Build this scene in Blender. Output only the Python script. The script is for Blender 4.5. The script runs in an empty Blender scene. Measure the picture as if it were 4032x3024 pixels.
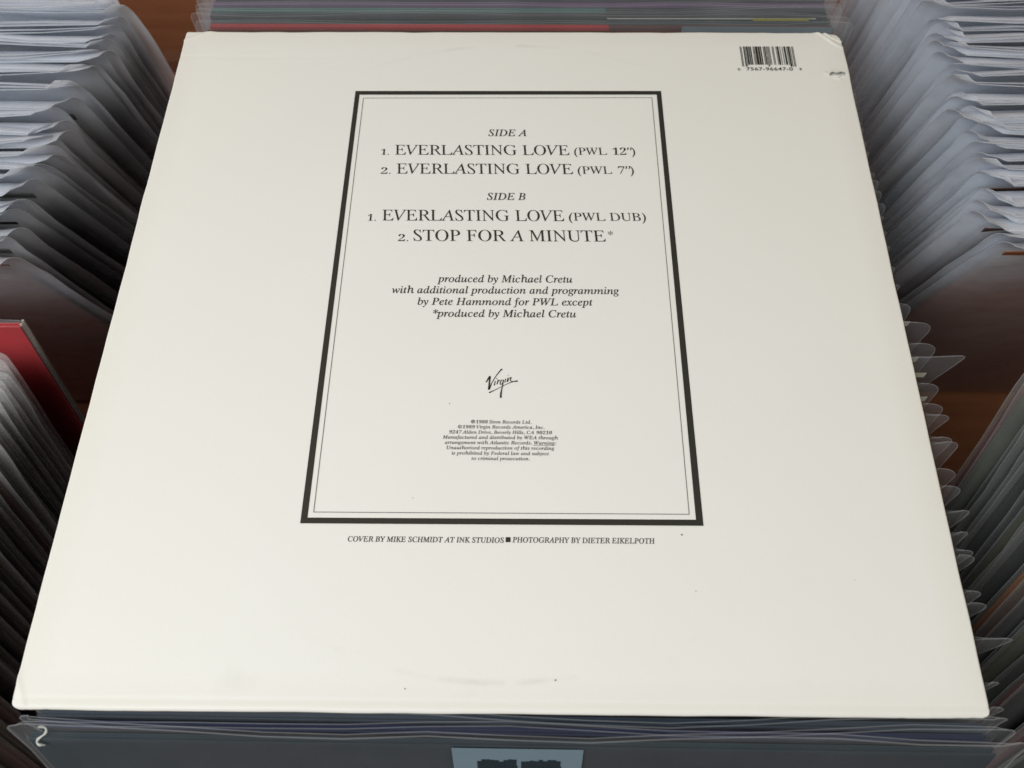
import bpy, bmesh, math, random
from mathutils import Matrix, Vector, noise
rnd = random.Random(7)
SC = bpy.context.scene
COL = SC.collection
MM = 0.001

# ------------------------------------------------------------------ camera
cam = bpy.data.cameras.new('camera')
cam_o = bpy.data.objects.new('camera', cam)
COL.objects.link(cam_o)
cam_o.location = (0.00866, -0.21284, 0.31616)
cam_o.rotation_euler = (0.508770538, 0.0102127, 0.0130961)
cam.sensor_fit = 'HORIZONTAL'
cam.sensor_width = 36.0
cam.lens = 36.0 * 3740.83 / 4032.0
cam.clip_start = 0.01
cam.clip_end = 20.0
cam.dof.use_dof = True
cam.dof.focus_distance = 0.37
cam.dof.aperture_fstop = 18.0
SC.camera = cam_o

# ------------------------------------------------------------------ world and lamps
W = bpy.data.worlds.new('World')
SC.world = W
W.use_nodes = True
W.node_tree.nodes['Background'].inputs[0].default_value = (1.0, 0.92, 0.84, 1)
W.node_tree.nodes['Background'].inputs[1].default_value = 0.075


def area(name, loc, target, sx, sy, power, col):
    l = bpy.data.lights.new(name, 'AREA')
    l.shape = 'RECTANGLE'
    l.size, l.size_y, l.energy, l.color = sx, sy, power, col
    o = bpy.data.objects.new(name, l)
    o.location = loc
    o.rotation_euler = (Vector(target) - Vector(loc)).to_track_quat('-Z', 'Y').to_euler()
    COL.objects.link(o)
    return o


area('window_light', (-0.42, -0.55, 0.85), (0.0, -0.05, 0.0), 0.6, 0.5, 10.8, (0.915, 0.970, 1.0))
area('ceiling_light', (-0.3, 0.6, 1.5), (0.0, 0.05, 0.0), 1.2, 1.0, 1.6, (1.0, 0.60, 0.24))
area('far_fill_right', (1.0, 0.75, 0.36), (0.3, 0.12, 0.0), 0.8, 0.5, 2.8, (1.0, 0.88, 0.72))  # unseen lamp, added to brighten right rear bags and warm the cover corner
area('right_fill', (0.95, -0.55, 0.60), (-0.1, -0.05, -0.05), 0.8, 0.6, 2.6, (1.0, 0.92, 0.80))  # unseen fill from the right, added to lift the left stack sides
area('far_fill_left', (-1.05, 0.70, 0.36), (-0.3, 0.12, 0.0), 0.8, 0.5, 6.0, (0.98, 0.97, 0.98))  # unseen lamp, added for glare on the left rear bags
SC.view_settings.view_transform = 'Standard'
SC.view_settings.look = 'None'
SC.view_settings.exposure = 0.0
SC.view_settings.gamma = 1.0
SC.cycles.transparent_max_bounces = 64
SC.cycles.max_bounces = 10


# ------------------------------------------------------------------ material helpers
class NT:
    def __init__(self, name):
        self.m = bpy.data.materials.new(name)
        self.m.use_nodes = True
        self.t = self.m.node_tree
        self.b = self.t.nodes['Principled BSDF']
        self.out = self.t.nodes['Material Output']

    def n(self, kind, **kw):
        o = self.t.nodes.new(kind)
        for k, v in kw.items():
            if k.startswith('i_'):
                o.inputs[int(k[2:]) if k[2:].isdigit() else k[2:].replace('_', ' ')].default_value = v
            else:
                setattr(o, k, v)
        return o

    def l(self, a, b):
        self.t.links.new(a, b)

    def ramp(self, src, pts):
        r = self.n('ShaderNodeValToRGB')
        e = r.color_ramp.elements
        while len(e) < len(pts):
            e.new(0.5)
        for i, (p, c) in enumerate(pts):
            e[i].position = p
            e[i].color = tuple(c) + (1,) if len(c) == 3 else c
        self.l(src, r.inputs[0])
        return r.outputs[0]

    def mix(self, a, b, f, mode='MIX'):
        x = self.n('ShaderNodeMix', data_type='RGBA', blend_type=mode)
        for s, v in ((x.inputs[6], a), (x.inputs[7], b), (x.inputs[0], f)):
            if hasattr(v, 'links'):
                self.l(v, s)
            else:
                s.default_value = (tuple(v) + (1,)) if isinstance(v, (tuple, list)) and len(v) == 3 else v
        return x.outputs[2]

    def math(self, op, a, b=0.0, c=0.0):
        x = self.n('ShaderNodeMath', operation=op)
        for s, v in zip(x.inputs, (a, b, c)):
            if hasattr(v, 'links'):
                self.l(v, s)
            else:
                s.default_value = v
        return x.outputs[0]

    def obj(self):
        return self.n('ShaderNodeTexCoord').outputs['Object']

    def noise(self, vec, scale, detail=4, rough=0.55):
        x = self.n('ShaderNodeTexNoise')
        x.inputs['Scale'].default_value = scale
        x.inputs['Detail'].default_value = detail
        x.inputs['Roughness'].default_value = rough
        self.l(vec, x.inputs['Vector'])
        return x.outputs['Fac']

    def bump(self, h, dist, strength=1.0):
        x = self.n('ShaderNodeBump')
        x.inputs['Strength'].default_value = strength
        x.inputs['Distance'].default_value = dist
        self.l(h, x.inputs['Height'])
        self.l(x.outputs[0], self.b.inputs['Normal'])


def card_material():
    k = NT('white_card')
    co = k.obj()
    sep = k.n('ShaderNodeSeparateXYZ')
    k.l(co, sep.inputs[0])
    X, Y = sep.outputs[0], sep.outputs[1]
    fine = k.noise(co, 900, 3)
    big = k.noise(co, 14, 5)
    base = k.mix((0.800, 0.782, 0.722), (0.825, 0.810, 0.755), big)
    base = k.mix(base, (0.72, 0.70, 0.65), k.math('MULTIPLY', k.math('SUBTRACT', fine, 0.45), 0.35))
    # handling yellow along the rim: distance to the nearest edge
    ax = k.math('SUBTRACT', 0.157, k.math('ABSOLUTE', X))
    ay = k.math('SUBTRACT', 0.157, k.math('ABSOLUTE', Y))
    d = k.math('MINIMUM', ax, ay)
    rim = k.math('SUBTRACT', 1.0, k.math('MINIMUM', k.math('DIVIDE', d, 0.012), 1.0))
    rim = k.math('MULTIPLY', rim, k.math('ADD', 0.25, k.noise(co, 30, 4)))
    base = k.mix(base, (0.66, 0.58, 0.45), k.math('MULTIPLY', rim, 0.24))
    # yellowed left side
    lf = k.math('SUBTRACT', 1.0, k.math('MINIMUM', k.math('DIVIDE', k.math('ADD', X, 0.157), 0.075), 1.0))
    base = k.mix(base, (0.80, 0.76, 0.65), k.math('MULTIPLY', k.math('MAXIMUM', lf, 0.0), 0.20))
    # faint ring wear near top and bottom edge
    r = k.math('POWER', k.math('ADD', k.math('MULTIPLY', X, X), k.math('MULTIPLY', Y, Y)), 0.5)
    ring = k.math('ABSOLUTE', k.math('SUBTRACT', r, 0.1475))
    ring = k.math('SUBTRACT', 1.0, k.math('MINIMUM', k.math('DIVIDE', ring, 0.0016), 1.0))
    cx = k.math('SUBTRACT', 1.0, k.math('MINIMUM', k.math('DIVIDE', k.math('ABSOLUTE', X), 0.075), 1.0))
    sm = k.ramp(k.noise(co, 55, 4), [(0.44, (0, 0, 0)), (0.62, (1, 1, 1))])
    ring = k.math('MULTIPLY', k.math('MULTIPLY', ring, cx), sm)
    base = k.mix(base, (0.45, 0.44, 0.37), k.math('MULTIPLY', ring, 0.30))
    blot = k.ramp(k.noise(co, 38, 5), [(0.60, (0, 0, 0)), (0.72, (1, 1, 1))])
    yb = k.math('SUBTRACT', 1.0, k.math('MINIMUM', k.math('DIVIDE', k.math('ABSOLUTE', k.math('ADD', Y, 0.146)), 0.010), 1.0))
    base = k.mix(base, (0.56, 0.55, 0.46), k.math('MULTIPLY', k.math('MULTIPLY', blot, yb), 0.16))
    k.l(base, k.b.inputs['Base Color'])
    k.b.inputs['Roughness'].default_value = 0.48
    k.b.inputs['Specular IOR Level'].default_value = 0.35
    k.bump(k.mix(k.mix(big, fine, 0.3), k.noise(co, 160, 4), 0.35), 0.00030, 0.45)
    return k.m


def plain(name, col, rough=0.5, var=0.25, scale=60, spec=0.4, bump=0.0):
    k = NT(name)
    co = k.obj()
    f = k.noise(co, scale, 5)
    dark = tuple(c * (1 - var) for c in col)
    lite = tuple(min(1, c * (1 + var)) for c in col)
    k.l(k.mix(dark, lite, f), k.b.inputs['Base Color'])
    k.b.inputs['Roughness'].default_value = rough
    k.b.inputs['Specular IOR Level'].default_value = spec
    if bump:
        k.bump(f, bump, 0.5)
    return k.m


def art(name, left, right, split, rough=0.35):
    """card printed in two colours that meet at x = split"""
    k = NT(name)
    co = k.obj()
    sep = k.n('ShaderNodeSeparateXYZ')
    k.l(co, sep.inputs[0])
    s = k.math('GREATER_THAN', sep.outputs[0], split)
    f = k.noise(co, 25, 5)
    a = k.mix(tuple(c * .75 for c in left), tuple(c * 1.2 for c in left), f)
    b = k.mix(tuple(c * .75 for c in right), tuple(c * 1.2 for c in right), f)
    k.l(k.mix(a, b, s), k.b.inputs['Base Color'])
    k.b.inputs['Roughness'].default_value = rough
    return k.m


def plastic(name, haze, col=(0.80, 0.82, 0.84), rough=0.25, fres=0.5, trans=0.35, top_glow=None):
    k = NT(name)
    t = k.n('ShaderNodeBsdfTransparent')
    t.inputs[0].default_value = (0.98, 0.985, 0.99, 1)
    k.b.inputs['Base Color'].default_value = tuple(col) + (1,)
    k.b.inputs['Roughness'].default_value = rough
    k.b.inputs['Specular IOR Level'].default_value = 0.6
    lw = k.n('ShaderNodeLayerWeight')
    lw.inputs[0].default_value = 0.35
    co = k.obj()
    f = k.noise(co, 22, 5, 0.6)
    hv = haze
    if top_glow:       # window glow painted into the film: haze thickens towards the top
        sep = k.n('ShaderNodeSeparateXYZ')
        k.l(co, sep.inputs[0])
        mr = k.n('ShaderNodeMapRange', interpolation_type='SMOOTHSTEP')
        mr.inputs['From Min'].default_value = top_glow[1]
        mr.inputs['From Max'].default_value = top_glow[2]
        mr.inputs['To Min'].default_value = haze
        mr.inputs['To Max'].default_value = top_glow[0]
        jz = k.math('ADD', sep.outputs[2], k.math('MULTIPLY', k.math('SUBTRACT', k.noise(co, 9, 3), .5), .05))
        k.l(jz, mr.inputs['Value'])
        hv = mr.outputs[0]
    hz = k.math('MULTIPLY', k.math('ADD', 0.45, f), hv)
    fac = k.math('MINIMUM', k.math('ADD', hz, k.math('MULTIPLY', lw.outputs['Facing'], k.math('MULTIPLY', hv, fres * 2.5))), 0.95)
    tr = k.n('ShaderNodeBsdfTranslucent')
    tr.inputs[0].default_value = tuple(col) + (1,)
    mx0 = k.n('ShaderNodeMixShader')
    mx0.inputs[0].default_value = trans
    k.l(k.b.outputs[0], mx0.inputs[1])
    k.l(tr.outputs[0], mx0.inputs[2])
    mx = k.n('ShaderNodeMixShader')
    k.l(fac, mx.inputs[0])
    k.l(t.outputs[0], mx.inputs[1])
    k.l(mx0.outputs[0], mx.inputs[2])
    k.l(mx.outputs[0], k.out.inputs['Surface'])
    k.bump(k.noise(co, 45, 4), 0.002, 0.5)
    return k.m


def wood(name, c1, c2):
    k = NT(name)
    co = k.obj()
    mp = k.n('ShaderNodeMapping')
    mp.inputs['Scale'].default_value = (1.0, 9.0, 9.0)
    k.l(co, mp.inputs[0])
    f = k.noise(mp.outputs[0], 9, 8, 0.65)
    g = k.noise(co, 3, 3)
    base = k.mix(c1, c2, k.ramp(f, [(0.35, (0, 0, 0)), (0.68, (1, 1, 1))]))
    base = k.mix(base, tuple(c * 0.6 for c in c1), k.math('MULTIPLY', g, 0.5))
    k.l(base, k.b.inputs['Base Color'])
    k.b.inputs['Roughness'].default_value = 0.55
    k.bump(f, 0.0006, 0.4)
    return k.m


M = {
    'card': card_material(),
    'card_inside': plain('raw_card', (0.42, 0.39, 0.33), 0.8, 0.15),
    'torn': plain('torn_card', (0.80, 0.78, 0.73), 0.8, 0.06),
    'wear': plain('worn_card', (0.50, 0.47, 0.38), 0.8, 0.2),
    'ink': plain('black_ink', (0.030, 0.029, 0.024), 0.4, 0.15, 400),
    'ink_line': plain('grey_ink', (0.13, 0.125, 0.115), 0.5, 0.2, 400),
    'bag': plastic('clear_plastic', 0.045),
    'bag_soft': plastic('soft_hazy_plastic', 0.19, (0.915, 0.94, 0.99), 0.20, trans=.42, top_glow=(.55, .235, .322)),
    'bag_mid': plastic('worn_plastic', 0.085, (0.74, 0.74, 0.70), 0.30),
    'grey_label': plain('grey_blue_sticker', (0.20, 0.23, 0.25), 0.5, 0.1),
    'bag_side': plastic('dusty_plastic', 0.17, (0.86, 0.84, 0.82), 0.35),
    'rim': plastic('plastic_rim', 0.09, (0.85, 0.86, 0.88), 0.25),
    'rim_soft': plastic('soft_plastic_rim', 0.30, (0.86, 0.88, 0.90), 0.3),
    'wood': wood('brown_board', (0.33, 0.120, 0.052), (0.45, 0.180, 0.082)),
    'label': plain('pale_blue_sticker', (0.17, 0.26, 0.31), 0.5, 0.08),
    'white_label': plain('white_sticker', (0.62, 0.60, 0.50), 0.6, 0.08),
    'tape': plain('curled_tape', (0.50, 0.50, 0.46), 0.35, 0.1),
}
M['matte_ink'] = plain('matte_dark_ink', (0.030, 0.042, 0.050), 0.9, 0.1, 400, 0.0)
CARD = {}
for nm, c in dict(red=(0.42, 0.016, 0.020), dark_green=(0.020, 0.030, 0.026), charcoal=(0.025, 0.024, 0.024), slate=(0.035, 0.045, 0.060),
                  grey=(0.14, 0.14, 0.135), pink=(0.24, 0.13, 0.15), teal=(0.05, 0.17, 0.14), purple=(0.13, 0.06, 0.13), brown=(0.10, 0.045, 0.030),
                  navy=(0.018, 0.022, 0.055), orange=(0.30, 0.10, 0.02), olive=(0.07, 0.07, 0.035), white=(0.48, 0.48, 0.46), black=(0.012, 0.012, 0.013), dark_teal=(0.022, 0.036, 0.045), grey_olive=(0.13, 0.13, 0.10), warm_brown=(0.30, 0.105, 0.048), light_grey=(0.27, 0.26, 0.26),
                  bluegrey=(0.10, 0.13, 0.16), maroon=(0.13, 0.02, 0.02), yellow=(0.40, 0.34, 0.04), cream=(0.40, 0.37, 0.28)).items():
    CARD[nm] = plain(nm + '_card', c, 0.35, 0.35, 25)
for nm_ in ('dark_teal', 'navy', 'slate'):
    for nd_ in CARD[nm_].node_tree.nodes:
        if nd_.type == 'BSDF_PRINCIPLED':
            nd_.inputs['Specular IOR Level'].default_value = 0.15
            nd_.inputs['Roughness'].default_value = 0.6
CARD['red_brown'] = art('red_and_brown_card', (0.40, 0.035, 0.03), (0.11, 0.045, 0.035), 0.105 - 0.06)
CARD['teal_black'] = art('teal_and_black_card', (0.045, 0.14, 0.11), (0.03, 0.034, 0.032), 0.045)


# ------------------------------------------------------------------ object helpers
def mesh_obj(name, verts, faces, mats, parent=None, loc=(0, 0, 0), smooth=False, midx=None):
    me = bpy.data.meshes.new(name)
    me.from_pydata([tuple(v) for v in verts], [], faces)
    for m in (mats if isinstance(mats, (list, tuple)) else [mats]):
        me.materials.append(m)
    if midx:
        me.polygons.foreach_set('material_index', midx)
    if smooth:
        me.polygons.foreach_set('use_smooth', [True] * len(me.polygons))
    me.update()
    o = bpy.data.objects.new(name, me)
    COL.objects.link(o)
    o.location = loc
    if parent:
        o.parent = parent
    return o


def tag(o, label=None, cat=None, group=None, kind=None):
    if label:
        o['label'] = label
    if cat:
        o['category'] = cat
    if group:
        o['group'] = group
    if kind:
        o['kind'] = kind
    return o


def box(x0, x1, y0, y1, z0, z1, V, F):
    b = len(V)
    V += [(x0, y0, z0), (x1, y0, z0), (x1, y1, z0), (x0, y1, z0), (x0, y0, z1), (x1, y0, z1), (x1, y1, z1), (x0, y1, z1)]
    F += [(b, b + 3, b + 2, b + 1), (b + 4, b + 5, b + 6, b + 7), (b, b + 1, b + 5, b + 4), (b + 1, b + 2, b + 6, b + 5), (b + 2, b + 3, b + 7, b + 6), (b + 3, b, b + 4, b + 7)]


def tube(path, r, V, F, sides=4, closed=False):
    """path: list of Vectors; a thin tube round it"""
    n = len(path)
    base = len(V)
    for i, p in enumerate(path):
        a = path[max(i - 1, 0)]
        b = path[min(i + 1, n - 1)]
        d = (Vector(b) - Vector(a)).normalized()
        u = d.orthogonal().normalized() if abs(d.z) > 0.9 else d.cross(Vector((0, 0, 1))).normalized()
        w = d.cross(u).normalized()
        for s in range(sides):
            t = 2 * math.pi * s / sides
            V.append(Vector(p) + (u * math.cos(t) + w * math.sin(t)) * (r[i] if isinstance(r, list) else r))
    for i in range(n - 1):
        for s in range(sides):
            a = base + i * sides + s
            b = base + i * sides + (s + 1) % sides
            F.append((a, b, b + sides, a + sides))


# ------------------------------------------------------------------ the setting: brown boards
FLOOR_Z = -0.335
V, F = [], []
box(-1.2, 1.2, -0.9, 0.50, FLOOR_Z - 0.02, FLOOR_Z, V, F)
tag(mesh_obj('bin_floor', V, F, M['wood']), kind='structure')
V, F = [], []
box(-1.2, 1.2, 0.506, 0.526, FLOOR_Z - 0.02, 0.15, V, F)
tag(mesh_obj('bin_back_wall', V, F, M['wood']), kind='structure')
V, F = [], []
box(-1.2, 1.2, 0.492, 0.506, FLOOR_Z + 0.0015, FLOOR_Z + 0.014, V, F)
tag(mesh_obj('bin_wall_batten', V, F, plain('worn_board_edge', (0.21, 0.095, 0.052), 0.6, 0.2)), kind='structure')

# ------------------------------------------------------------------ records in bags
JW, JH = 0.313, 0.313
JT = 0.3145   # top of a jacket above its base


def jacket_mesh(name, wob=0.0):
    """an LP jacket: two panels, closed at the top and one side, open at the other"""
    V, F = [], []
    t = 0.0013
    w = JW / 2
    box(-w, w, -t, -t + 0.0006, 0, JH, V, F)
    box(-w, w, t - 0.0006, t, 0.0002, JH - 0.0003, V, F)
    box(-w + 0.0004, w - 0.001, -t + 0.0006, t - 0.0006, JH - 0.0016, JH - 0.0008, V, F)
    box(-w + 0.0003, -w + 0.0009, -t + 0.0006, t - 0.0006, 0.001, JH - 0.0016, V, F)
    me = bpy.data.meshes.new(name)
    me.from_pydata(V, [], F)
    return me


JACKETS = {}


def jacket(mat, parent, label=None):
    k = mat.name
    if k not in JACKETS:
        me = jacket_mesh('jacket')
        me.materials.append(mat)
        JACKETS[k] = me
    o = bpy.data.objects.new('jacket', JACKETS[k])
    COL.objects.link(o)
    o.parent = parent
    o.location = (0, 0, 0.0015)
    if label:
        o['label'] = label
    return o


def bag_mesh(seed, w, h, el=0.004, er=0.004, thick=0.0017, wave=0.0015, mats=None, rimr=0.0003, topsag=0.0, curl=0.0, taper=0.0, cr=0.010, fold=0.0, flap=0.0, bend=0.0, edge_wave=.0016):
    """open-topped plastic bag round a jacket (local z up, base at 0)
    el/er: how far the film runs out past the jacket, left and right"""
    r = random.Random(seed)
    off = Vector((r.uniform(-50, 50), r.uniform(-50, 50), r.uniform(-50, 50)))
    xs_in = [-w / 2 + w * i / 12 for i in range(13)]
    xl = [-w / 2 - el, -w / 2 - el * .66, -w / 2 - el * .33]
    xr = [w / 2 + er * .33, w / 2 + er * .66, w / 2 + er]
    xs = xl + xs_in + xr
    nx = len(xs)
    zs = [h * t for t in (0, .2, .4, .55, .68, .78, .85, .90, .935, .96)] + [h - q for q in (.0085, .006, .004, .0025, .0012, .0005, 0)]
    if flap:
        zs = [(h - flap) * t for t in (0, .25, .5, .68, .8, .88, .94, .975)] + [h - flap + flap * t / 8 for t in range(9)]
    nz = len(zs)
    L, R = -w / 2 - el, w / 2 + er

    def pos(x, z, side):
        u = (h - z)
        top = max(0.0, 1 - u / 0.05)
        # rounded upper corners and film that draws in below them
        xx = x
        dx_edge = min(x - L, R - x)
        zz = z
        s = 1 if x > 0 else -1
        out = max(0.0, (abs(x - (L + R) / 2) - (w / 2 - .001)) / max(el, er, 1e-4))
        ext = er if s > 0 else el
        draw = min(1.0, u / 0.055) * taper * ext
        if (s > 0 and x > w / 2) or (s < 0 and x < -w / 2):
            k_ = (abs(x) - w / 2) / ext
            cin = min(cr, ext) - math.sqrt(max(0.0, min(cr, ext) ** 2 - max(0.0, min(cr, ext) - u) ** 2))
            xx = x - s * (draw + cin) * k_
        nn = noise.noise(Vector((x * 16, z * 9, 0)) + off)
        n2 = noise.noise(Vector((x * 60, z * 30, 3)) + off)
        yoff = nn * wave * (0.6 + 2.2 * top) + n2 * wave * 0.35 * (0.3 + top)
        if abs(x) > w / 2:
            yoff += noise.noise(Vector((s * 3, z * 45, 7)) + off) * edge_wave * min(1, (abs(x) - w / 2) / 0.006)
            yoff += fold * ((abs(x) - w / 2) / ext) ** 1.5
            xx += noise.noise(Vector((s * 5, z * 38, 1)) + off) * ext * 0.12
        d = thick * (1 - min(1, max(0, (abs(x) - w / 2 + 0.004)) / 0.009)) if abs(x) > w / 2 - 0.004 else thick
        d *= (1 - 0.55 * top)
        zz += noise.noise(Vector((x * 12, 9, 9)) + off) * topsag * top
        yy = yoff + curl * top * top
        if flap and z > h - flap:
            t = (z - (h - flap)) / flap
            bd = bend * (1 + .10 * noise.noise(Vector((x * 7, 1, 1)) + off))
            k = max(bd * t, 1e-4)
            ll = flap * t
            yy -= ll * (1 - math.cos(k)) / k
            zz += ll * math.sin(k) / k - ll
        yy += side * max(d, 0.00012)
        if side and abs(x) < w / 2 + .0004 and z < JT + .001:
            yy = min(yy, -.0016) if side < 0 else max(yy, .0016)
        return Vector((xx, yy, zz))
    V, F, MI = [], [], []
    for side in (-1, 1):
        b = len(V)
        for z in zs:
            for x in xs:
                V.append(pos(x, z, side))
        for j in range(nz - 1):
            for i in range(nx - 1):
                a = b + j * nx + i
                F.append((a, a + 1, a + 1 + nx, a + nx))
                MI.append(2 if flap and zs[j] > h - flap - .001 else 0)
    n0 = len(F)
    path = [pos(L, z, 0) for z in zs] + [pos(x, h, -1) for x in xs[1:-1]] + [pos(R, z, 0) for z in reversed(zs)]
    tube(path, rimr, V, F)
    path = [pos(x, h, 1) for x in xs]
    tube(path, rimr * .8, V, F)
    MI = MI + [1] * (len(F) - n0)
    me = bpy.data.meshes.new('plastic_sleeve')
    me.from_pydata([tuple(v) for v in V], [], F)
    for m in mats:
        me.materials.append(m)
    me.polygons.foreach_set('material_index', MI)
    me.polygons.foreach_set('use_smooth', [True] * len(F))
    me.update()
    return me


HARD = None


def record(name, top, theta, yaw, mat, bagme, h, label, group, jz=0.0, cat='record'):
    """top = x centre, y, z of the upper edge; theta = forward lean"""
    e = bpy.data.objects.new(name, None)
    e.empty_display_size = 0.02
    COL.objects.link(e)
    rot = Matrix.Rotation(yaw, 4, 'Z') @ Matrix.Rotation(theta, 4, 'X')
    up = rot @ Vector((0, 0, h))
    e.location = Vector(top) - up
    e.rotation_euler = rot.to_euler()
    if mat:
        jacket(mat, e)
    b = bpy.data.objects.new('plastic_sleeve', bagme)
    COL.objects.link(b)
    b.parent = e
    tag(e, label, cat, group)
    return e


def sticker(parent, x, z, w, h, mat, yoff=-0.0032, lab=None, name='price_sticker'):
    V, F = [], []
    box(x - w / 2, x + w / 2, yoff - 0.0001, yoff, z - h, z, V, F)
    o = mesh_obj(name, V, F, mat, parent)
    if lab:
        o['label'] = lab
    return o


def lerp(tab, y):
    tab = sorted(tab)
    if y <= tab[0][0]:
        return tab[0][1]
    for (a, b), (c, d) in zip(tab, tab[1:]):
        if y <= c:
            return b + (d - b) * (y - a) / (c - a)
    return tab[-1][1]


ORD = ('first second third fourth fifth sixth seventh eighth ninth tenth eleventh twelfth thirteenth fourteenth fifteenth sixteenth seventeenth '
       'eighteenth nineteenth twentieth').split()


def nth(k):
    if k <= 20:
        return ORD[k - 1]
    return {2: 'twenty', 3: 'thirty', 4: 'forty'}[k // 10] + '-' + ORD[k % 10 - 1] if k % 10 else {3: 'thirtieth', 4: 'fortieth'}[k // 10]


BH = 0.325    # height of a bag
# ---- centre row, behind the cover: (y, colour, extra bag length left/right)
CX = 0.0035
back = [(0.1605, 'brown', .0050, .0095, 'brown record in clear plastic directly behind the white cover, pale blue sticker at right'),
        (0.1648, 'red_brown', .0085, .0075, 'record with bright red left part behind the white cover'),
        (0.1692, 'dark_green', .0060, .0050, 'dark green record in plastic behind the one with the red stripe'),
        (0.1732, 'charcoal', .0065, .0060, 'charcoal record in plastic with cream and yellow corner at right'),
        (0.1770, 'teal_black', .0065, .0085, 'record with muted teal left part, between charcoal and purple ones'),
        (0.1812, 'purple', .0070, .0070, 'dusky purple record at the top edge of the photo'),
        (0.1855, 'charcoal', .0070, .0070, None), (0.190, 'bluegrey', .007, .007, None), (0.195, 'brown', .007, .007, None), (0.200, 'grey', .007, .007, None)]
hard = [M['bag'], M['rim']]
dusty = [M['bag_side'], M['rim']]
middling = [M['bag_mid'], M['rim']]
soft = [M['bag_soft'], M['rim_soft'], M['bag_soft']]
for i, (y, c, el, er, lab) in enumerate(back):
    bm_ = bag_mesh(100 + i, JW, BH - 0.004, el, er, wave=.0013, mats=hard, cr=.003, taper=.1, rimr=.00018)
    r = record('bagged_record', (CX + rnd.uniform(-.001, .001), y + .0125, -0.007), 0.0, rnd.uniform(-.004, .004), CARD[c], bm_, BH - .004,
               lab or '%s bagged record in the centre row, %s behind the purple one' % (c.replace('bluegrey', 'blue grey'), nth(i - 5)), 'records standing in the centre row')
    if i == 0:
        sticker(r, 0.118, JT + 0.0060, 0.074, 0.022, M['grey_label'], -0.0030)
    if i == 3:
        sticker(r, 0.098, JT + .0002, 0.105, 0.003, M['white_label'], -0.0030)
        sticker(r, 0.133, JT + .0006, 0.028, 0.0028, CARD['yellow'], -0.0036, 'yellow sticker')

# ---- centre row, under the cover; bag corners reach out at the right
FR = [(122.8, 155.8), (117.6, 156.4), (114, 156.5), (110, 156.7), (105.3, 156.9), (99, 156.2), (92, 156.5), (85, 156.3), (75.1, 158.4), (70.8, 159.6), (64.3, 160.4), (58, 160.6), (50, 157.2), (42, 157.3), (33, 157), (24, 157.4), (14, 158), (4.1, 162.5),
      (-3.5, 169.8), (-13, 169.4), (-18.4, 179.0), (-31.8, 166.5), (-40, 166.6), (-46.5, 167.0), (-54, 166.2), (-59.1, 167.4), (-67.3, 165.6), (-74.3, 166), (-85, 165.5), (-92.6, 163), (-98.2, 164.6), (-103.2, 165.5), (-114, 163.7), (-119.2, 166.5), (-130.3, 170), (-145, 161.9), (-152.2, 162.7)]
FL = {0: -158.5, 8: -159.0, 9: -158.5, 12: -158.8, 18: -162.8, 33: -159.5}
cols = ['grey', 'dark_green', 'charcoal', 'cream', 'navy', 'brown', 'slate', 'olive', 'black', 'bluegrey', 'maroon', 'charcoal']
FLAPLAB = {17: 'bagged record with small plastic tip just above the wide rounded one right of the cover',
           18: 'bagged record under the cover with a wide rounded clear plastic corner at right',
           19: 'bagged record whose blunt grey plastic corner lies just above the large triangular one',
           20: 'bagged record whose large triangular plastic corner sticks out right of the cover',
           27: 'bagged record with crumpled plastic corner about halfway down the right edge of the white cover',
           34: 'bagged record whose wide plastic corner sticks out near the lower right of the white cover',
           36: 'bagged record whose plastic tip shows nearest the lower right corner of the white cover'}
for i, (y, xr) in enumerate(FR):
    er = (xr * MM - (CX + JW / 2)) + 0.0036
    er = max(er, 0.0012)
    el = (-(FL.get(i, -154.5)) * MM + (CX - JW / 2)) if i in FL else 0.0015
    h = BH - 0.004
    bm_ = bag_mesh(200 + i, JW, h, el, er, wave=.0008, mats=hard, cr=rnd.choice((.003, .005, .008)) if i != 20 else .002,
                   taper=rnd.choice((.0, .1, .5)) if i != 20 else 1.0, fold=rnd.uniform(0, .0010), rimr=.00018, edge_wave=.0005)
    r = record('bagged_record', (CX, y * MM, -0.0055 - rnd.random() * .001), rnd.uniform(-.006, .006), rnd.uniform(-.004, .004), CARD[cols[i % 12]], bm_, h,
               FLAPLAB.get(i, 'bagged record under the cover, %s plastic edge counted down from its upper right corner' % nth(i + 1)), 'records standing in the centre row')
    if i in (17, 19, 20, 21):
        sticker(r, JW / 2 + .003 if i != 20 else JW / 2 + .006, JT - .003 - .002 * (i == 20), 0.008, 0.0035, M['white_label'], -0.0012, name='price_sticker')

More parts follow.
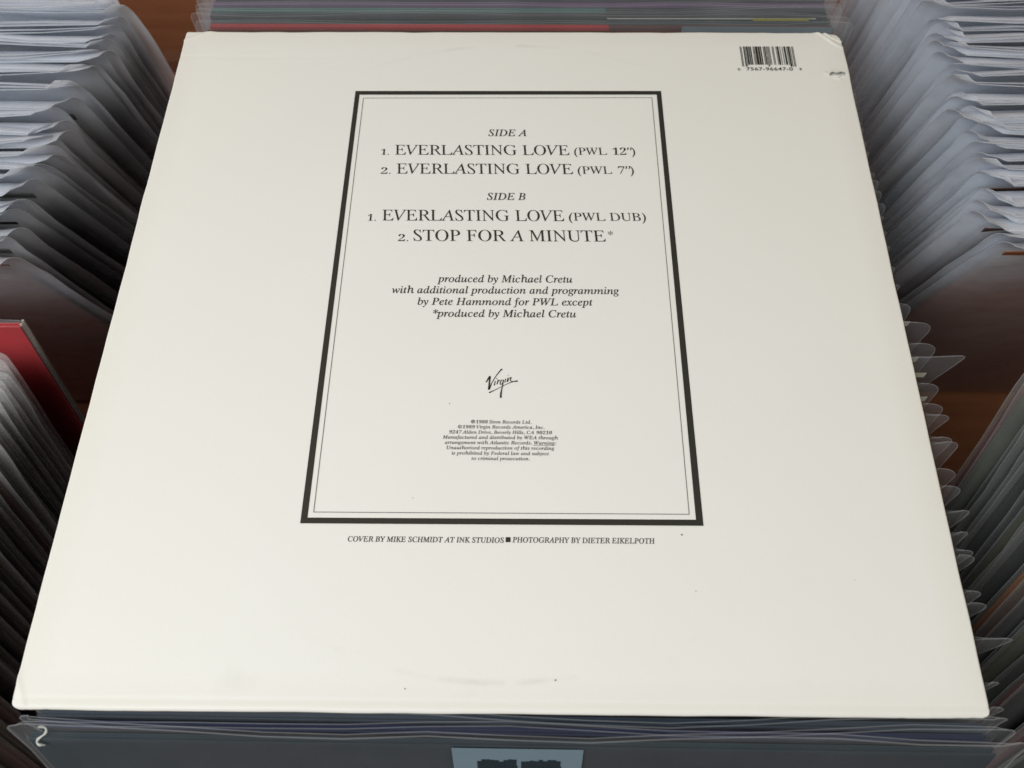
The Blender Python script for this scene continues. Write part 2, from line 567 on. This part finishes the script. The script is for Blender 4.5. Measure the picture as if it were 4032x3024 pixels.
# ---- centre row, in front of the cover
front = [(-0.1566, 'slate', .0030, .0060, -0.0052, 'dark slate record in plastic right under the front edge of the white cover'),
         (-0.1596, 'navy', .0045, .0075, -0.0058, 'dark navy record in plastic between the slate one and the frontmost one'),
         (-0.1630, 'dark_teal', .0060, .0095, -0.0030, 'frontmost record in plastic with a pale blue price sticker')]
for i, (y, c, el, er, zt, lab) in enumerate(front):
    h = BH - 0.004
    bm_ = bag_mesh(300 + i, JW, h, el, er, wave=.0011, mats=hard, cr=.004, taper=.3, thick=.0016, rimr=.00026)
    r = record('bagged_record', (CX, y, zt), math.radians((-2.0, -5.5, -14.0)[i]), -0.004, CARD[c], bm_, h, lab, 'records standing in the centre row')
    if i == 2:
        s = sticker(r, 0.0030, JT + 0.0008, 0.0425, 0.062, M['label'], -0.0022)
        # the dark smudged print on the sticker
        V, F = [], []
        for row, (zt_, n_, x_) in enumerate(((JT - .0095, 19, -.0095), (JT - .0195, 25, -.0155))):
            for k in range(n_):
                if k == 9 - row:
                    continue
                x = x_ + k * 0.00145
                hh = .007 + rnd.random() * .005
                box(x - 0.0008, x + 0.0006, -0.0024, -0.0023, zt_ - hh, zt_ + rnd.random() * .0022, V, F)
                box(x - 0.0008, x + 0.0009, -0.00245, -0.00235, zt_ - hh * .6, zt_ - hh * .35, V, F)
        mesh_obj('sticker_print', V, F, M['matte_ink'], s)
        # curled bit of tape on the upper left corner
        V, F = [], []
        pts = [Vector((-.1520 + px_ * .0008, .0002 + py_ * .0007, JT + .0045 - .0006 * j)) for j, (px_, py_) in
               enumerate(((-.6, .6), (.2, 1.5), (1.5, 1.6), (2.3, .6), (1.9, -.6), (.5, -1.6), (-.9, -2.6), (-1.4, -3.6), (-.6, -4.4), (.5, -4.2), (1.2, -3.9)))]
        fine = []
        for j in range(len(pts) - 1):
            p0, p1, p2, p3 = pts[max(j - 1, 0)], pts[j], pts[j + 1], pts[min(j + 2, len(pts) - 1)]
            for q in range(4):
                t = q / 4
                fine.append(.5 * (2 * p1 + (p2 - p0) * t + (2 * p0 - 5 * p1 + 4 * p2 - p3) * t * t + (3 * p1 - p0 - 3 * p2 + p3) * t ** 3))
        tube(fine, [.00034 + .00022 * math.sin(j * .33) ** 2 for j in range(len(fine))], V, F, 6)
        mesh_obj('tape_curl', V, F, M['tape'], r, smooth=True)

# ------------------------------------------------------------------ left bin, front group (leaning back)
def side_front(side, ys, x_tab, lean, colors, labels, group, seed):
    for i, y in enumerate(ys):
        el, er = (.003, .0045) if side < 0 else (.0045, .003)
        me = side_bags[(seed + i * 5) % len(side_bags)] if side < 0 else side_bags_r[(seed + i * 5) % len(side_bags_r)]
        xe = lerp(x_tab, y) + rnd.uniform(-.0012, .0012)
        cx = xe - JW / 2 - .0045 if side < 0 else xe + JW / 2 + .0045
        record('bagged_record', (cx, y, 0.001 + rnd.uniform(-.003, .002)), lean + rnd.uniform(-.012, .012), rnd.uniform(-.012, .012), CARD[colors[i % len(colors)]], me, BH,
               labels[i] if i < len(labels) - 1 else colors[i % len(colors)].replace('_', ' ') + ' bagged record leaning in the %s bin, %s in front of the red one' % ('left' if side < 0 else 'right', nth(i + (1 if side < 0 else 0))), group)


side_bags = [bag_mesh(400 + i, JW, BH, .003, .0025 + .0006 * i, wave=.0010, mats=dusty, cr=.003, taper=.2, rimr=.00025) for i in range(6)]
side_bags_r = [bag_mesh(420 + i, JW, BH, .0025 + .0006 * i, .003, wave=.0010, mats=middling, cr=.003, taper=.2, rimr=.00025) for i in range(6)]
# the red gatefold album at the back of the group has a tight wrap
yl = -0.0095
me = bag_mesh(450, JW, JT + .002, .001, .0012, wave=.0003, mats=hard, cr=.001)
r = record('bagged_record', (-0.1925 - JW / 2 - .001, yl, 0.0), math.radians(-8.5), 0, CARD['red'], me, JT + .002,
           'bright red record at the back of the left front group', 'records standing in the left bin')
V, F = [], []
box(JW / 2 - .0007, JW / 2 + .0002, .0020, .0028, 0.002, JT, V, F)
box(JW / 2 - .0007, JW / 2 + .0002, .0000, .0008, 0.002, JT, V, F)
mesh_obj('card_edge', V, F, M['card_inside'], r)
ys = [-0.0225, -0.027, -.031, -.0352, -.0392, -.0445, -.049, -.054]
y = ys[-1]
while y > -0.212:
    y -= rnd.choice((.0040, .0045, .0055, .0075))
    ys.append(y)
side_front(-1, ys, [(-.24, -.1945), (-.1, -.194), (-.02, -.193)], math.radians(-9),
           ['pink', 'light_grey', 'pink', 'grey', 'light_grey', 'charcoal', 'light_grey', 'black', 'grey', 'maroon', 'grey', 'black', 'light_grey', 'charcoal', 'grey', 'olive', 'black', 'grey', 'charcoal', 'light_grey', 'black'],
           ['pinkish grey bagged record directly in front of the bright red one in the left bin', 'blue grey bagged record second in front of the red one in the left bin',
            'bagged record leaning in the left bin, its dim plastic edge beside the white cover'], 'records standing in the left bin', 1)
ys = [-0.0275, -0.032, -.0445, -.049, -.0535, -.0580, -.0625, -.068]
y = ys[-1]
while y > -0.212:
    y -= rnd.choice((.0042, .005, .006, .008))
    ys.append(y)
side_front(1, ys, [(-.24, .199), (-.1, .199), (-.02, .199)], math.radians(-9),
           ['maroon', 'grey_olive', 'dark_green', 'charcoal', 'dark_green', 'black', 'charcoal', 'olive', 'charcoal', 'black', 'orange', 'brown', 'charcoal', 'dark_green', 'olive', 'black', 'maroon', 'charcoal', 'brown'],
           ['dull red bagged record at the back of the right front group', 'grey olive bagged record with a broad face in front of the red one at right',
            'bagged record leaning in the right bin, its dim plastic edge beside the white cover'], 'records standing in the right bin', 2)

# ------------------------------------------------------------------ back groups: soft hazy bags leaning forward
LB = [(174.1, -195.4), (157.9, -187.5), (137.9, -191), (112.2, -199.6), (98, -200.3), (85.7, -205), (69.3, -202.5), (50.8, -206), (37, -209.5), (25.7, -211), (17.3, -210), (8, -208)]
RB = [(230, 196), (190, 199), (171.3, 201), (149.3, 203.3), (132.1, 203.4), (119.2, 205.3), (96, 201), (88.8, 209), (73.8, 204.2), (53.9, 205.6), (41, 203.4), (30.6, 200), (24.6, 205), (16.6, 208)]
LB = [(a * MM, b * MM) for a, b in LB]
RB = [(a * MM, b * MM) for a, b in RB]
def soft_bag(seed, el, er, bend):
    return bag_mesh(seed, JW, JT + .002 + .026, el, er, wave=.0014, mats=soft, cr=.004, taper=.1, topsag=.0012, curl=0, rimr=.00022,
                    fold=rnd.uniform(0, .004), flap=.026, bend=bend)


FLAPS = [.72, .95, .60, 1.05, .80, .92, .68, 1.15, .85, .75]
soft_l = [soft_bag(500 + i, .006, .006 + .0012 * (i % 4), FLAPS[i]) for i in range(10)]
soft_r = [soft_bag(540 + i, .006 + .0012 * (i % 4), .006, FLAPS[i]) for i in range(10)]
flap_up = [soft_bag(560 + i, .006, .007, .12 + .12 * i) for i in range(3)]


def back_group(side, y0, y1, step, tab, lean_tab, bags, colors, labs, group):
    y = y0
    i = 0
    n = 0
    while y > y1:
        xe = lerp(tab, y) + rnd.uniform(-.0015, .0015)
        e = .0085
        cx = xe - JW / 2 - e if side < 0 else xe + JW / 2 + e
        lean = lerp(lean_tab, y) + rnd.uniform(-.012, .012)
        up = side < 0 and i < 3
        record('bagged_record', (cx, y + (0 if up else .013), 0.012 + rnd.uniform(-.0016, .0016)), lean, rnd.uniform(-.006, .006),
               CARD[colors[i % len(colors)] if y - step * 1.4 > y1 else 'warm_brown'],
               flap_up[i] if up else bags[(i * 3) % len(bags)], JT + .028, labs(i, y), group)
        y -= step * rnd.choice((.6, .8, .9, 1.0, 1.1, 1.45))
        i += 1
    return i


R = math.radians
lab_l = lambda i, y: ('rearmost hazy bag at the upper left, clear flap against the brown board' if i == 0 else
                      'frontmost hazy bagged record of the left rear group, lowest slanting edge' if y < .013 else
                      'record in hazy white plastic in the left rear group, %s from the back' % nth(i + 1))
lab_r = lambda i, y: ('frontmost hazy bagged record of the right rear group, above the dark gap' if y < .020 else
                      'record in hazy white plastic in the right rear group, %s from the back' % nth(i + 1))
back_group(-1, .1735, .009, .0050, LB, [(0, R(15.5)), (.05, R(21)), (.1, R(18)), (.17, R(12.8))], soft_l, ['grey', 'brown', 'grey', 'charcoal', 'grey'], lab_l, 'hazy bagged records in the left rear group')
back_group(1, .235, .017, .0052, RB, [(0, R(18)), (.1, R(17.5)), (.2, R(15))], soft_r, ['grey', 'brown', 'grey', 'light_grey', 'charcoal'], lab_r, 'hazy bagged records in the right rear group')

# ------------------------------------------------------------------ the white cover
C0 = [(-157.09, -157.39), (156.89, -156.65), (157.36, 156.86), (-156.55, 157.2)]   # BL BR TR TL in mm


def axis(fine):
    s = {0, .3, .6, 1, 1.6, 2.5, 4, 6, 8, 10, 13, 16, 20, 26}
    s |= {314 - a for a in list(s)}
    s |= set(range(32, 314 - 26, 6))
    s |= set(fine)
    out = []
    for a in sorted(s):
        if not out or a - out[-1] > .12:
            out.append(a)
    return out


fx = [285 + .6 * k for k in range(48)]
fy = [262 + .5 * k for k in range(104)]
AX = axis([a for a in fx if a < 314] + [.8 * k for k in range(18)])
AY = axis([a for a in fy if a < 314] + [.8 * k for k in range(12)])
nx, ny = len(AX), len(AY)


def cov(a, b, top=True):
    """a, b in mm from the lower left corner, 0..314"""
    u, v = a / 314, b / 314
    x = (1 - u) * (1 - v) * C0[0][0] + u * (1 - v) * C0[1][0] + u * v * C0[2][0] + (1 - u) * v * C0[3][0]
    y = (1 - u) * (1 - v) * C0[0][1] + u * (1 - v) * C0[1][1] + u * v * C0[2][1] + (1 - u) * v * C0[3][1]
    z = 0.0
    dl, dr, db, dt = a, 314 - a, b, 314 - b
    # rounded corners
    for (p, q, sx, sy, rr) in ((dl, db, 1, 1, 3.0), (dr, db, -1, 1, 2.6), (dr, dt, -1, -1, 5.0), (dl, dt, 1, -1, 1.2)):
        if p < rr and q < rr:
            g = math.hypot(rr - p, rr - q)
            if g > rr:
                kx = (rr - p) * (1 - rr / g)
                ky = (rr - q) * (1 - rr / g)
                x += sx * kx
                y += sy * ky
    # uneven worn edges
    if dt < 8:
        f = (1 - dt / 8) ** 2
        y += f * (.38 * noise.noise(Vector((a * .05, 3, 0))) + .30 * noise.noise(Vector((a * .35, 5, 0))))
    if db < 6:
        f = (1 - db / 6) ** 2
        y += f * (.30 * noise.noise(Vector((a * .04, 13, 0))) + .10 * noise.noise(Vector((a * .4, 5, 0))))
    if dl < 5:
        x += (1 - dl / 5) ** 2 * .35 * noise.noise(Vector((b * .06, 23, 0)))
    if dr < 5:
        x += (1 - dr / 5) ** 2 * .35 * noise.noise(Vector((b * .05, 33, 0)))
    if top:
        e = min(dl, dr, dt)
        z -= .25 * max(0, 1 - e / .6) ** 2
        z -= .7 * max(0, 1 - db / 1.2) ** 2           # rounded spine fold
        z -= .22 * math.exp(-((db - 3.4) / .5) ** 2)   # crease beside the spine
        z -= .10 * math.exp(-((dt - 17.0) / .8) ** 2) * max(0, 1 - dl / 120)
        # rolled right edge
        if dr < 12:
            z -= .35 * (1 - dr / 12) ** 2 * min(1, max(0, (dt - 20) / 60))
        # upper right corner: bruised, with two raised folds
        s = dr * .85 + dt * 1.0
        if s < 24:
            z -= max(0, (11 - s)) * .09
            z += .75 * math.exp(-((s - 10.0 - .9 * math.sin(dr * .45)) / .9) ** 2) * min(1, .35 + dr / 9)
            z += .55 * math.exp(-((s - 6.2 - .6 * math.sin(dt * .7)) / .7) ** 2)
            z += .25 * noise.noise(Vector((a * .45, b * .45, 2))) * max(0, 1 - s / 18)
        # upper left corner dog-ear
        s = dl * .55 + dt
        if s < 12:
            z += .45 * math.exp(-((s - 6.2) / .8) ** 2) - .05 * max(0, 6 - s)
        # lower left corner, bumped
        s = dl + db * .45
        if s < 12:
            z += .40 * math.exp(-((s - 4.5) / .9) ** 2) - .10 * max(0, 4.5 - s)
        # notch: card lifted round the cut
        g = math.hypot((a - 308.5) / 6.5, (b - 285.8) / 3.2)
        if g < 1.6:
            z += .75 * math.exp(-(g * 1.5) ** 2) * (1 if b > 285.8 else .6)
        # small crease at the lower right
        z += .22 * math.exp(-((a - 272.2) / .45) ** 2) * max(0, 1 - db / 22)
        # gentle unevenness away from the print
        edge = min(dl, dr)
        if edge < 70:
            z += .50 * noise.noise(Vector((a * .012, b * .010, 7))) * (1 - edge / 70)
    else:
        z = -2.3
    return Vector((x * MM, y * MM, z * MM))


def in_slit(a, b):
    mid = 285.9 + .35 * math.sin(a * 1.4)
    if not 304.6 < a < 312.2:
        return False
    w = .75 + .45 * math.sin((a - 304.6) * .9) ** 2
    return abs(b - mid) < w


V, F, MI = [], [], []
for b in AY:
    for a in AX:
        V.append(cov(a, b))
for j in range(ny - 1):
    for i in range(nx - 1):
        if in_slit((AX[i] + AX[i + 1]) / 2, (AY[j] + AY[j + 1]) / 2):
            continue
        F.append((j * nx + i, j * nx + i + 1, (j + 1) * nx + i + 1, (j + 1) * nx + i))
        MI.append(0)
off = len(V)
for b in AY:
    for a in AX:
        V.append(cov(a, b, False))
for j in range(ny - 1):
    for i in range(nx - 1):
        F.append((off + j * nx + i, off + (j + 1) * nx + i, off + (j + 1) * nx + i + 1, off + j * nx + i + 1))
        MI.append(0)
loop = [i for i in range(nx)] + [j * nx + nx - 1 for j in range(1, ny)] + [(ny - 1) * nx + i for i in range(nx - 2, -1, -1)] + [j * nx for j in range(ny - 2, 0, -1)]
for k in range(len(loop)):
    a, b = loop[k], loop[(k + 1) % len(loop)]
    F.append((a, off + a, off + b, b))
    MI.append(0)
cover = mesh_obj('record_cover', V, F, [M['card']], None, smooth=True, midx=MI)
tag(cover, 'large white record cover with black framed track list lying on the crate', 'record cover')


def top_z(x, y):
    return 0.00013


def flat(name, polys, mat, z=0.00014, parent=cover, label=None):
    """polys: list of outlines in mm; each a flat printed patch"""
    V, F = [], []
    for p in polys:
        b = len(V)
        V += [(x * MM, y * MM, z) for x, y in p]
        F.append(tuple(range(b, b + len(p))))
    o = mesh_obj(name, V, F, mat, parent)
    if label:
        o['label'] = label
    return o


def ring_quads(o, i):
    return [[o[k], o[(k + 1) % 4], i[(k + 1) % 4], i[k]] for k in range(4)]


def inset(q, d):
    (x0, y0), (x1, y1), (x2, y2), (x3, y3) = q       # TL TR BR BL
    return [(x0 + d, y0 - d), (x1 - d, y1 - d), (x2 - d, y2 + d), (x3 + d, y3 + d)]


FO = [(-71.06, 117.56), (69.5, 117.9), (71.08, -93.1), (-70.93, -93.47)]
FI = [(-69.0, 115.2), (67.4, 115.6), (68.60, -90.85), (-68.6, -91.3)]
TH = [(-67.15, 113.22), (65.21, 113.79), (66.52, -88.97), (-66.77, -89.32)]
flat('thick_border', ring_quads(FO, FI), M['ink'])
flat('thin_border', ring_quads(TH, inset(TH, .26)), M['ink_line'])
flat('printed_square', [[(1.71, -97.93), (3.42, -97.92), (3.42, -99.75), (1.71, -99.75)]], M['ink'])
flat('underline', [[(11.35, -62.33), (19.07, -62.27), (19.07, -62.43), (11.35, -62.49)]], M['ink_line'])

# ---- lettering
DEPS = None
GC = {}


def glyph(ch, style):
    key = (ch, style)
    if key in GC:
        return GC[key]
    slant = {'R': -.335, 'I': -.10, 'B': -.10, 'C': -.16, 'n': 0, 'D': 0}[style]
    weight = {'R': .000, 'I': .009, 'B': .012, 'C': .012, 'n': -.006, 'D': .012}[style]
    c = ch
    if style == 'D':
        pass
    elif ch == 'h':
        c = '\u210e'
    elif 'A' <= ch <= 'Z':
        c = chr(0x1D434 + ord(ch) - 65)
    elif 'a' <= ch <= 'z':
        c = chr(0x1D44E + ord(ch) - 97)
    elif '0' <= ch <= '9':
        c = chr(0x1D7CE + ord(ch) - 48)
        slant = {'R': .0, 'I': .12, 'B': .14, 'C': .12, 'n': 0}[style]
        weight = {'R': -.010, 'I': -.008, 'B': .0, 'C': -.008, 'n': -.009}[style]
    elif ch in '″()':
        slant = {'R': 0}.get(style, .1)
    else:
        slant = 0

    def width(s):
        cu = bpy.data.curves.new('t', 'FONT')
        cu.body = s
        cu.shear = slant if s == c else 0
        cu.offset = weight if s == c else 0
        cu.resolution_u = 3
        o = bpy.data.objects.new('t', cu)
        COL.objects.link(o)
        bpy.context.view_layer.update()
        ev = o.evaluated_get(bpy.context.evaluated_depsgraph_get())
        me = ev.to_mesh()
        vs = [v.co.copy() for v in me.vertices]
        fs = [tuple(p.vertices) for p in me.polygons]
        ev.to_mesh_clear()
        bpy.data.objects.remove(o)
        bpy.data.curves.remove(cu)
        return vs, fs
    vs, fs = width(c)
    a, _ = width('|' + c + '|')
    b, _ = width('||')
    adv = (max(v.x for v in a) - min(v.x for v in a)) - (max(v.x for v in b) - min(v.x for v in b))
    GC[key] = (vs, fs, adv)
    return GC[key]


def word_line(text, style, x0, x1, y, cap):
    track = {'R': -.02, 'I': .01, 'B': .03, 'C': .0, 'n': .02, 'D': .03}[style]
    V, F = [], []
    pen = 0.0
    for ch in text:
        if ch == ' ':
            pen += .27
            continue
        vs, fs, adv = glyph(ch, style)
        b = len(V)
        k, ky = (.66, .20) if style == 'R' and ch == '*' else (1.0, 0.0)
        if ch == ')':
            pen -= .06
        V += [(v.x * k + pen, v.y * k + ky) for v in vs]
        F += [tuple(b + q for q in f) for f in fs]
        pen += adv * k + track + (.15 if ch == '(' else 0)
    xa, xb = min(v[0] for v in V), max(v[0] for v in V)
    ref = 'E' if style not in ('n', 'D') else None
    if ref:
        ch_h = max(v.y for v in glyph('E', style)[0])
    else:
        ch_h = max(v[1] for v in V)
    sx = (x1 - x0) / (xb - xa)
    sy = cap / ch_h
    V = [((x0 + (vx - xa) * sx) * MM, (y + vy * sy) * MM, 0.00014) for vx, vy in V]
    return mesh_obj('printed_line', V, F, M['ink'] if style in 'Rn' else M['ink_text'], cover)


M['ink_text'] = plain('soft_black_ink', (0.045, 0.043, 0.037), 0.45, 0.2, 400)
LINES = [
    ('SIDE A', 'I', -9.02, 7.97, 89.96, 3.9),
    ('1.', 'n', -56.27, -52.71, 78.67, 3.5), ('EVERLASTING LOVE', 'R', -50.37, 26.77, 78.82, 5.7), ('(PWL 12″)', 'R', 28.96, 55.78, 79.02, 4.15),
    ('2.', 'n', -55.39, -51.18, 67.75, 3.7), ('EVERLASTING LOVE', 'R', -48.87, 28.19, 67.92, 5.75), ('(PWL 7″)', 'R', 30.29, 54.68, 68.13, 4.2),
    ('SIDE B', 'I', -8.72, 7.69, 53.43, 3.8),
    ('1.', 'n', -59.01, -55.48, 41.85, 3.6), ('EVERLASTING LOVE', 'R', -53.1, 24.01, 42.06, 5.75), ('(PWL DUB)', 'R', 26.04, 58.47, 42.33, 4.2),
    ('2.', 'n', -45.26, -41.03, 31.15, 3.7), ('STOP FOR A MINUTE*', 'R', -39.09, 44.34, 31.39, 5.75),
    ('produced by Michael Cretu', 'I', -27.83, 26.96, 10.53, 3.5), ('with additional production and programming', 'I', -45.96, 45.58, 5.02, 3.4),
    ('by Pete Hammond for PWL except', 'I', -35.17, 34.78, -0.57, 3.4), ('*produced by Michael Cretu', 'I', -28.75, 28.13, -6.23, 3.4),
    ('℗1988 Siren Records Ltd.', 'B', -11.96, 10.56, -53.49, 1.38), ('©1989 Virgin Records America, Inc.', 'B', -16.75, 15.39, -55.6, 1.36),
    ('9247 Alden Drive, Beverly Hills, CA 90210', 'B', -19.89, 18.16, -57.78, 1.36), ('Manufactured and distributed by WEA through', 'B', -22.18, 20.43, -59.9, 1.38),
    ('arrangement with Atlantic Records. Warning:', 'B', -21.28, 19.65, -62.04, 1.36), ('Unauthorized reproduction of this recording', 'B', -20.58, 18.99, -64.17, 1.36),
    ('is prohibited by Federal law and subject', 'B', -18.61, 16.99, -66.33, 1.36), ('to criminal prosecution.', 'B', -11.23, 10.07, -68.43, 1.36),
    ('COVER BY MIKE SCHMIDT AT INK STUDIOS', 'C', -53.49, 1.02, -100.01, 1.95), ('PHOTOGRAPHY BY DIETER EIKELPOTH', 'C', 4.12, 53.67, -99.83, 1.97),
    ('0', 'D', 106.04, 107.23, 131.19, 1.58), ('7567-96647-0', 'D', 110.11, 131.66, 131.26, 2.07), ('9', 'D', 134.62, 135.8, 131.29, 1.62)]
for l in LINES:
    word_line(*l)

# ---- signature logo: strokes of a pen
LOGO = [([(-6.71, -35.82), (-5.39, -33.35), (-5.42, -34.94), (-5.64, -39.07), (-4.66, -36.44), (-3.08, -33.22), (-1.16, -30.35), (-0.9, -30.24)], (.22, .34, .30, .34, .16, .16, .26, .30)),
        ([(-5.35, -40.37), (-3.28, -39.24), (-1.34, -38.11), (0.61, -36.97), (2.72, -35.9), (4.03, -35.44), (4.95, -35.36)], (.28, .14, .12, .12, .16, .22, .34)),
        ([(-3.3, -35.49), (-3.59, -37.19)], (.16, .2)), ([(-2.8, -34.32), (-2.77, -34.20)], (.16, .16)),
        ([(-2.22, -34.92), (-2.61, -36.8), (-2.37, -35.86), (-1.63, -34.99)], (.18, .18, .12, .16)),
        ([(-0.48, -34.9), (-1.07, -35.1), (-1.44, -36.42), (-1.1, -36.9), (-0.46, -36.22), (-0.22, -34.9), (-0.32, -36.41), (-0.68, -38.47), (-1.03, -40.71), (-1.06, -42.38)], (.14, .16, .18, .16, .12, .16, .16, .2, .30, .36)),
        ([(0.63, -34.52), (0.36, -35.92)], (.16, .18)), ([(1.56, -33.04), (1.6, -32.94)], (.14, .14)),
        ([(1.55, -34.02), (1.24, -35.76), (1.88, -34.51), (2.73, -33.75), (2.48, -34.88), (2.72, -35.45), (3.54, -35.52)], (.18, .18, .12, .18, .16, .14, .14))]
V, F = [], []
for si, (pts, ws) in enumerate(LOGO):
    fine = []
    n = len(pts)
    for i in range(n - 1):
        p0, p1, p2, p3 = (Vector(pts[max(i - 1, 0)]), Vector(pts[i]), Vector(pts[i + 1]), Vector(pts[min(i + 2, n - 1)]))
        for s in range(6):
            t = s / 6
            q = 0.5 * ((2 * p1) + (p2 - p0) * t * .6 + (-.6 * (p3 - p1) * 0) * t)
            q = p1.lerp(p2, t) if n < 4 else (p1 * (2 * t ** 3 - 3 * t ** 2 + 1) + (p2 - p0) * .35 * (t ** 3 - 2 * t ** 2 + t) + p2 * (-2 * t ** 3 + 3 * t ** 2) + (p3 - p1) * .35 * (t ** 3 - t ** 2))
            fine.append((q, ws[i] * (1 - t) + ws[i + 1] * t))
    fine.append((Vector(pts[-1]), ws[-1]))
    z = 0.00014 + si * 0.00001
    for (q, w) in (fine[0], fine[-1]):
        b = len(V)
        V += [((q.x + w * math.cos(k * math.pi / 5)) * MM, (q.y + w * math.sin(k * math.pi / 5)) * MM, z + .000004) for k in range(10)]
        F.append(tuple(range(b, b + 10)))
    b = len(V)
    for i, (q, w) in enumerate(fine):
        a_, c_ = fine[max(i - 1, 0)][0], fine[min(i + 1, len(fine) - 1)][0]
        d = (c_ - a_).normalized()
        nrm = Vector((-d.y, d.x))
        V += [((q.x + nrm.x * w) * MM, (q.y + nrm.y * w) * MM, z), ((q.x - nrm.x * w) * MM, (q.y - nrm.y * w) * MM, z)]
    for i in range(len(fine) - 1):
        F.append((b + 2 * i, b + 2 * i + 1, b + 2 * i + 3, b + 2 * i + 2))
mesh_obj('signature_logo', V, F, M['ink'], cover)

# ---- barcode (twelve digits)
LC = ['0001101', '0011001', '0010011', '0111101', '0100011', '0110001', '0101111', '0111011', '0110111', '0001011']
dg = [0, 7, 5, 6, 7, 9, 6, 6, 4, 7, 0, 9]
bits = '101' + ''.join(LC[d] for d in dg[:6]) + '01010' + ''.join(''.join('1' if c == '0' else '0' for c in LC[d]) for d in dg[6:]) + '101'
bar = bpy.data.objects.new('barcode', None)
COL.objects.link(bar)
bar.parent = cover
X0, X1, Y1, Y0, YL = 108.45, 133.52, 147.15, 135.0, 133.8
i = 0
while i < 95:
    if bits[i] == '0':
        i += 1
        continue
    j = i
    while j < 95 and bits[j] == '1':
        j += 1
    a = X0 + (X1 - X0) * i / 95 - .02
    c = X0 + (X1 - X0) * j / 95 + .02
    y0 = YL if (i < 10 or i > 84 or 45 <= i < 50) else Y0
    flat('bar', [[(a, y0), (c, y0), (c, Y1), (a, Y1)]], M['ink'], parent=bar)
    i = j

# ---- wear marks
def blob(cx, cy, r, seed):
    q = random.Random(seed)
    return [(cx + r * math.cos(t * math.pi / 4) * q.uniform(.6, 1.2), cy + r * math.sin(t * math.pi / 4) * q.uniform(.6, 1.2)) for t in range(8)]


for k, (x, y, r) in enumerate([(-20.32, -45.16, .22), (-31.68, -83.49, .2), (63.19, -96.46, .35), (66.52, -116.53, .22), (120.75, -112.2, .22), (18.66, -146.54, .30), (-30.0, -149.72, .25), (92, 30, .11)]):
    flat('dirt_speck', [blob(x, y, r, k)], M['ink_line'] if k != 4 else M['wear'])
# torn paper lifted beside the notch and in the bruised corner
V, F = [], []
for (x, y, z, dx, dy, dz) in ((149.6, 126.9, .9, 3.4, .3, .2), (150.6, 126.2, .55, 2.6, -.7, .15), (147.2, 129.9, .8, -2.0, .8, -.2)):
    b = len(V)
    V += [(x * MM, y * MM, z * MM), ((x + dx) * MM, (y + dy) * MM, (z + dz) * MM), ((x + dx * .6) * MM, (y + dy - 1.1) * MM, (z + .1) * MM), ((x + dx * .2) * MM, (y - .8) * MM, (z - .1) * MM)]
    F.append((b, b + 1, b + 2, b + 3))
mesh_obj('torn_paper', V, F, M['torn'], cover)
